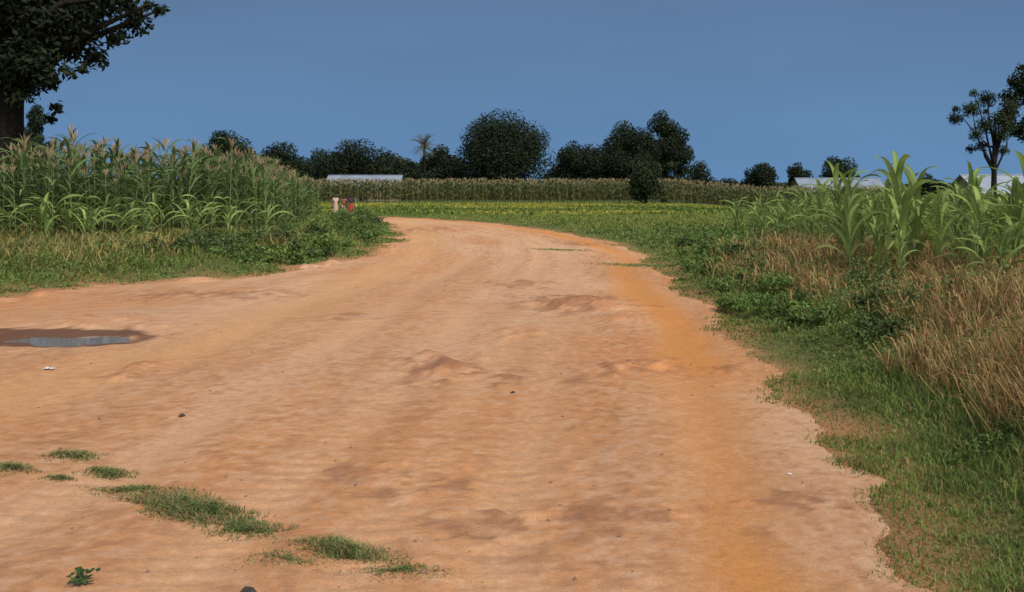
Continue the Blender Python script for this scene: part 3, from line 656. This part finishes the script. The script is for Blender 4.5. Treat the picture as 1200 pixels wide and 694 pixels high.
# ------------------------------------------------------------------ houses
def house(name, label, X0, Y0, rz, L, W, eave, ridge, roofmat, nwin=3):
    z0 = zsurf(X0, Y0) - .05; root = tag(empty(name, (X0, Y0, z0), rz), label, 'house')
    h = L / 2; w = W / 2
    mb = MB(); mb.add([(-h, -w, 0), (h, -w, 0), (h, w, 0), (-h, w, 0), (-h, -w, eave), (h, -w, eave), (h, w, eave), (-h, w, eave), (-h, 0, ridge - .06), (h, 0, ridge - .06)],
        [(0, 1, 5, 4), (2, 3, 7, 6), (1, 2, 6, 5), (3, 0, 4, 7)], [(5, 6, 9), (7, 4, 8)]); link('wall', mb.mesh('wall', False), M_WALL, root)
    mb = MB(); ov = .45; sl = (ridge - eave) / w; n = int(L / .09)
    xs_ = np.linspace(-h - .35, h + .35, n); wave = .018 * np.sin(np.arange(n) * PI * .9)
    for sgn in (-1, 1):
        lowp = np.stack([xs_, np.full(n, sgn * (w + ov)), eave - sl * ov + .02 + wave], 1); upp = np.stack([xs_, np.full(n, sgn * .02), ridge + .02 + wave], 1)
        V = np.concatenate([lowp, upp]); mb.add(V, [(i, i + 1, n + i + 1, n + i) for i in range(n - 1)])
    rf = link('roof', mb.mesh('roof', False), roofmat, root)
    mb = MB(); mb.add([(-h - .36, -.16, ridge + .0), (h + .36, -.16, ridge + .0), (h + .36, 0, ridge + .07), (-h - .36, 0, ridge + .07), (-h - .36, .16, ridge), (h + .36, .16, ridge)], [(0, 1, 2, 3), (3, 2, 5, 4)]); link('ridge_cap', mb.mesh('ridge_cap', False), roofmat, rf)
    hd = min(eave - .15, 2.0)
    mb = MB(); mb.box(-.45, .45, -w - .04, -w + .02, 0, hd); dro = link('door', mb.mesh('door', False), M_DOOR, root)
    mb = MB(); mb.box(.3, .36, -w - .1, -w - .04, hd * .48, hd * .54); link('handle', mb.mesh('handle', False), M_FRAME, dro)
    for i in range(nwin):
        xw = -h + L * (i + .5) / nwin + (1.2 if abs(-h + L * (i + .5) / nwin) < .9 else 0)
        mb = MB(); z1, z2 = eave * .45, eave * .8
        for (a, b_, c, d) in ((xw - .5, xw + .5, z1 - .06, z1), (xw - .5, xw + .5, z2, z2 + .06), (xw - .5, xw - .44, z1, z2), (xw + .44, xw + .5, z1, z2)): mb.box(a, b_, -w - .05, -w + .01, c, d)
        fr = link('window', mb.mesh('window', False), M_FRAME, root)
        mb = MB(); mb.box(xw - .44, xw + .44, -w - .02, -w + .01, z1, z2); link('pane', mb.mesh('pane', False), M_PANE, fr)
house('metal_roofed_house', 'long low house with pale grey metal roof behind the left end of the far maize', -19.4, 132, .0, 9.2, 6.5, 2.1, 3.4, M_ZINC, 4)
house('metal_roofed_house', 'house with pale grey metal roof above the middle of the right maize', 36.5, 112, -.06, 8.6, 7, 2.15, 3.6, M_ZINC, 3)
house('metal_roofed_house', 'house with whitish metal roof half hidden at the right picture edge', 38.6, 76, -.04, 8.0, 6, 2.1, 3.35, M_ZINC2, 2)

# ------------------------------------------------------------------ stones and litter
def stone(label, X0, Y0, r, mat, group=None):
    n, mrow = 10, 6; V = []; sx, sy, sz = r * random.uniform(.8, 1.4), r * random.uniform(.7, 1.1), r * random.uniform(.45, .75)
    ph = [random.uniform(0, 6) for _ in range(4)]
    for i in range(mrow + 1):
        th = PI * i / mrow
        for j in range(n):
            f = 2 * PI * j / n; k = 1 + .16 * math.sin(2 * f + ph[0] + th) + .12 * math.sin(3 * f + ph[1]) * math.sin(th) + .1 * math.sin(4 * th + ph[2])
            V.append((sx * k * math.sin(th) * math.cos(f), sy * k * math.sin(th) * math.sin(f), sz * k * math.cos(th)))
    q = [(i * n + j, i * n + (j + 1) % n, (i + 1) * n + (j + 1) % n, (i + 1) * n + j) for i in range(mrow) for j in range(n)]
    o = link('stone', np_mesh('stone', V, [np.array(q)], None, False), mat, loc=(X0, Y0, zsurf(X0, Y0) + sz * .2)); o.rotation_euler[2] = random.uniform(0, 6)
    return tag(o, label, 'stone', group)
a, b_ = G(292, 693); stone('flat black stone lying at the bottom edge left of centre', a, b_, .034, M_DSTONE)
a, b_ = G(213, 487); stone('dark stone lying alone on the left part of the road', a, b_, .022, M_DSTONE)
a, b_ = G(601, 458); stone('dark stone near the middle of the road', a, b_, .022, M_DSTONE)
for i in range(70):
    px = rng.uniform(40, 1000); py = rng.uniform(330, 680); a, b_ = G(px, py)
    d1, d2 = dist(np.array([a]), np.array([b_]))
    if max(d1[0], d2[0]) > -.2: continue
    stone('small brown pebble lying loose on the dirt road', a, b_, float(rng.uniform(.004, .010) * (1 + b_ * .05)), M_STONE, 'brown pebbles scattered on the dirt road')
def litter(label, X0, Y0, r):
    n = 9; g = np.linspace(-1, 1, n); A, B = np.meshgrid(g, g); hx = fbm(A * 2 + X0, B * 2 + Y0, 3, 5)
    V = np.stack([A * r * (.8 + .4 * hx), B * r * .6, (hx - .3) * r * .9], 2).reshape(-1, 3); I = np.arange(n * n).reshape(n, n)
    q = np.stack([I[:-1, :-1].ravel(), I[:-1, 1:].ravel(), I[1:, 1:].ravel(), I[1:, :-1].ravel()], 1)
    tag(link('litter', np_mesh('litter', V, [q], None, False), M_LITTER, loc=(X0, Y0, zsurf(X0, Y0) + .004)), label, 'litter')
for (px, py, r, lab) in [(57, 433, .05, 'crumpled white scrap on the road in front of the puddle'), (925, 558, .013, 'tiny white scrap on the right edge of the road by the verge'), (425, 372, .03, 'small white scrap lying on the middle distance of the road')]:
    a, b_ = G(px, py); litter(lab, a, b_, r)

# ------------------------------------------------------------------ people on the far bend of the road
def plain(name, c, rough=.8): return mat_noise(name, tuple(v * .85 for v in c), c, 30, rough, .002, .2)
M_SKIN = plain('skin', (.07, .035, .022), .5); M_HAIR = plain('hair', (.012, .010, .009)); M_EYE = plain('eye', (.6, .58, .55), .3)
def skin_obj(name, pts, edges, rad, mat, parent, rootv=0):
    me = bpy.data.meshes.new(name); me.from_pydata([tuple(p) for p in pts], edges, []); o = link(name, me, mat, parent)
    sk = o.modifiers.new('skin', 'SKIN'); sk.use_smooth_shade = True
    for i, r in enumerate(rad):
        d = me.skin_vertices[0].data[i]; d.radius = (r, r); d.use_root = (i == rootv)
    sb = o.modifiers.new('sub', 'SUBSURF'); sb.levels = 1; sb.render_levels = 2
    return o
def person(label, X0, Y0, rz, H, stride, top, low, skirt):
    root = tag(empty('person', (X0, Y0, zsurf(X0, Y0)), rz), label, 'person', None)
    P = []; E = []; R = []
    def v(x, y, z, r, par=None):
        P.append((x * H, y * H, z * H)); R.append(r * H)
        if par is not None: E.append((par, len(P) - 1))
        return len(P) - 1
    pel = v(0, 0, .52, .068); sp = v(0, -.004, .62, .066, pel); ch = v(0, 0, .73, .076, sp); nb = v(0, .004, .815, .036, ch); nk = v(0, -.004, .85, .03, nb)
    jw = v(0, -.012, .885, .043, nk); hd = v(0, -.004, .93, .055, jw); v(0, 0, .972, .036, hd); v(0, -.072, .912, .010, hd)
    up = []
    for s in (-1, 1):
        v(s * .062, .004, .915, .011, hd)
        sh = v(s * .10, 0, .795, .038, ch); el = v(s * .135, .01 + stride * .1 * s, .635, .026, sh); wr = v(s * .142, -.05 + stride * .25 * s, .49, .018, el); pa = v(s * .143, -.066 + stride * .27 * s, .452, .02, wr)
        up.append((sh, el, wr))
        for k, (dx, ln) in enumerate(((-.014, .036), (-.005, .044), (.005, .041), (.014, .031))): f = v(s * .143 + dx * .4, -.066 + stride * .27 * s + dx, .452 - ln * .6, .0065, pa); v(s * .143 + dx * .4 - s * .006, -.07 + stride * .27 * s + dx, .452 - ln * 1.15, .0055, f)
        v(s * .128, -.09 + stride * .27 * s, .44, .0065, pa)
        hp = v(s * .05, 0, .49, .056, pel); kn = v(s * .055, -.015 - stride * .5 * s, .275, .037, hp); an = v(s * .055, .015 - stride * s * .9, .045 + max(0, -s) * stride * .25, .023, kn); v(s * .06, -.075 - stride * s * .9, .02 + max(0, -s) * stride * .12, .018, an)
    skin_obj('body', P, E, R, M_SKIN, root)
    A = np.array(P); tp = [A[pel], A[sp], A[ch], A[nb]]; te = [(0, 1), (1, 2), (2, 3)]; tr = [.078 * H, .077 * H, .086 * H, .046 * H]
    for (sh, el, wr) in up:
        k = len(tp); tp += [A[sh], A[sh] * .35 + A[el] * .65]; te += [(2, k), (k, k + 1)]; tr += [.047 * H, .036 * H]
    skin_obj('shirt', tp, te, tr, top, root)
    if skirt:
        mb = MB(); mb.tube([(0, 0, .60 * H), (0, 0, .5 * H), (0, 0, .32 * H), (0, 0, .13 * H)], [.078 * H, .098 * H, .115 * H, .135 * H], 16, cap=False); link('skirt', mb.mesh('skirt'), low, root)
    else:
        tp = [A[pel]]; te = []; tr = [.08 * H]
        for s in (-1, 1):
            k = len(tp); tp += [np.array([s * .052, 0, .485]) * H, np.array([s * .055, -.015 - stride * .5 * s, .275]) * H, np.array([s * .055, .012 - stride * s * .8, .08 + max(0, -s) * stride * .25]) * H]; te += [(0, k), (k, k + 1), (k + 1, k + 2)]; tr += [.066 * H, .046 * H, .036 * H]
        skin_obj('trousers', tp, te, tr, low, root)
    mb = MB(); n = 12; V = []
    for i in range(5):
        th = .5 * PI * i / 4
        for j in range(n): f = 2 * PI * j / n; V.append((.066 * H * math.sin(th) * math.cos(f), (.008 + .068 * math.sin(th) * math.sin(f)) * H, (.942 + .066 * math.cos(th)) * H))
    mb.add(V, [(i * n + j, i * n + (j + 1) % n, (i + 1) * n + (j + 1) % n, (i + 1) * n + j) for i in range(4) for j in range(n)]); link('hair', mb.mesh('hair'), M_HAIR, root)
    mb = MB()
    for s in (-1, 1): mb.tube([(s * .02 * H, -.05 * H, .93 * H), (s * .02 * H, -.058 * H, .93 * H), (s * .02 * H, -.061 * H, .93 * H)], [.009 * H, .008 * H, .004 * H], 8)
    link('eyes', mb.mesh('eyes'), M_EYE, root)
person('person in pale pinkish clothes walking on the far bend, leftmost of three', -10.2, 57.6, .5, 1.36, .10, plain('pale_cotton', (.50, .37, .31)), plain('pale_wrap', (.46, .33, .27)), True)
person('person in dusty red top and pale trousers, middle of the three on the far bend', -9.8, 58.2, -.4, 1.30, .13, plain('dusty_red', (.30, .11, .09)), plain('pale_trousers', (.40, .30, .25)), False)
person('person in dark top and red skirt, rightmost of three on the far bend', -9.35, 57.8, .2, 1.36, .10, plain('dark_top', (.035, .032, .045)), plain('muted_red', (.34, .045, .04)), True)

# ------------------------------------------------------------------ light, sky, camera
sd = Vector((.50, -.78, 1.05)).normalized(); el = math.asin(sd.z); az = math.atan2(sd.x, sd.y)
sl = bpy.data.lights.new('sun', 'SUN'); sl.energy = 3.3; sl.color = (1, .92, .80); sl.angle = math.radians(24)
so = bpy.data.objects.new('sun', sl); COL.objects.link(so); so.rotation_euler = (-sd).to_track_quat('-Z', 'Y').to_euler(); so.location = (20, -30, 40)
w = bpy.data.worlds.new('World'); scene.world = w; w.use_nodes = True; nt = w.node_tree
bg = nt.nodes['Background']; bg.inputs['Strength'].default_value = .15
sky = nt.nodes.new('ShaderNodeTexSky'); sky.sky_type = 'NISHITA'; sky.sun_disc = False; sky.sun_elevation = el; sky.sun_rotation = az
tc = nt.nodes.new('ShaderNodeTexCoord'); sep = nt.nodes.new('ShaderNodeSeparateXYZ'); nt.links.new(tc.outputs['Generated'], sep.inputs[0])
ramp = nt.nodes.new('ShaderNodeValToRGB'); nt.links.new(sep.outputs['Z'], ramp.inputs[0])
e = ramp.color_ramp.elements; e[0].position = 0; e[0].color = (.126, .258, .465, 1); e[1].position = .6; e[1].color = (.125, .195, .30, 1)
n_ = e.new(.06); n_.color = (.120, .240, .43, 1); n_ = e.new(.18); n_.color = (.110, .196, .345, 1)
ns = nt.nodes.new('ShaderNodeTexNoise'); ns.inputs['Scale'].default_value = 2.2; ns.inputs['Detail'].default_value = 3
mp = nt.nodes.new('ShaderNodeMapping'); mp.inputs['Scale'].default_value = (1, 1, 4); nt.links.new(tc.outputs['Generated'], mp.inputs[0]); nt.links.new(mp.outputs[0], ns.inputs['Vector'])
mr = nt.nodes.new('ShaderNodeMapRange'); mr.inputs['To Min'].default_value = 5.7; mr.inputs['To Max'].default_value = 7.7; nt.links.new(ns.outputs['Fac'], mr.inputs['Value'])
vm = nt.nodes.new('ShaderNodeVectorMath'); vm.operation = 'SCALE'; nt.links.new(ramp.outputs[0], vm.inputs[0]); nt.links.new(mr.outputs[0], vm.inputs['Scale'])
fr = nt.nodes.new('ShaderNodeMapRange'); fr.interpolation_type = 'SMOOTHSTEP'; fr.inputs['From Min'].default_value = -.5; fr.inputs['From Max'].default_value = .5; nt.links.new(sep.outputs['Y'], fr.inputs['Value'])
mx = nt.nodes.new('ShaderNodeMix'); mx.data_type = 'RGBA'; nt.links.new(fr.outputs[0], mx.inputs[0]); nt.links.new(sky.outputs[0], mx.inputs[6]); nt.links.new(vm.outputs[0], mx.inputs[7]); nt.links.new(mx.outputs[2], bg.inputs['Color'])
cam = bpy.data.cameras.new('camera'); co = bpy.data.objects.new('camera', cam); COL.objects.link(co)
co.location = (0, 0, EYE); co.rotation_euler = (math.radians(90), 0, 0); cam.sensor_fit = 'HORIZONTAL'; cam.sensor_width = 36; cam.lens = 36 * F / 1200
cam.shift_y = -(347 - HZ) / 1200; cam.clip_start = .1; cam.clip_end = 6000
scene.camera = co
scene.view_settings.view_transform = 'Standard'; scene.view_settings.look = 'None'; scene.view_settings.exposure = 0
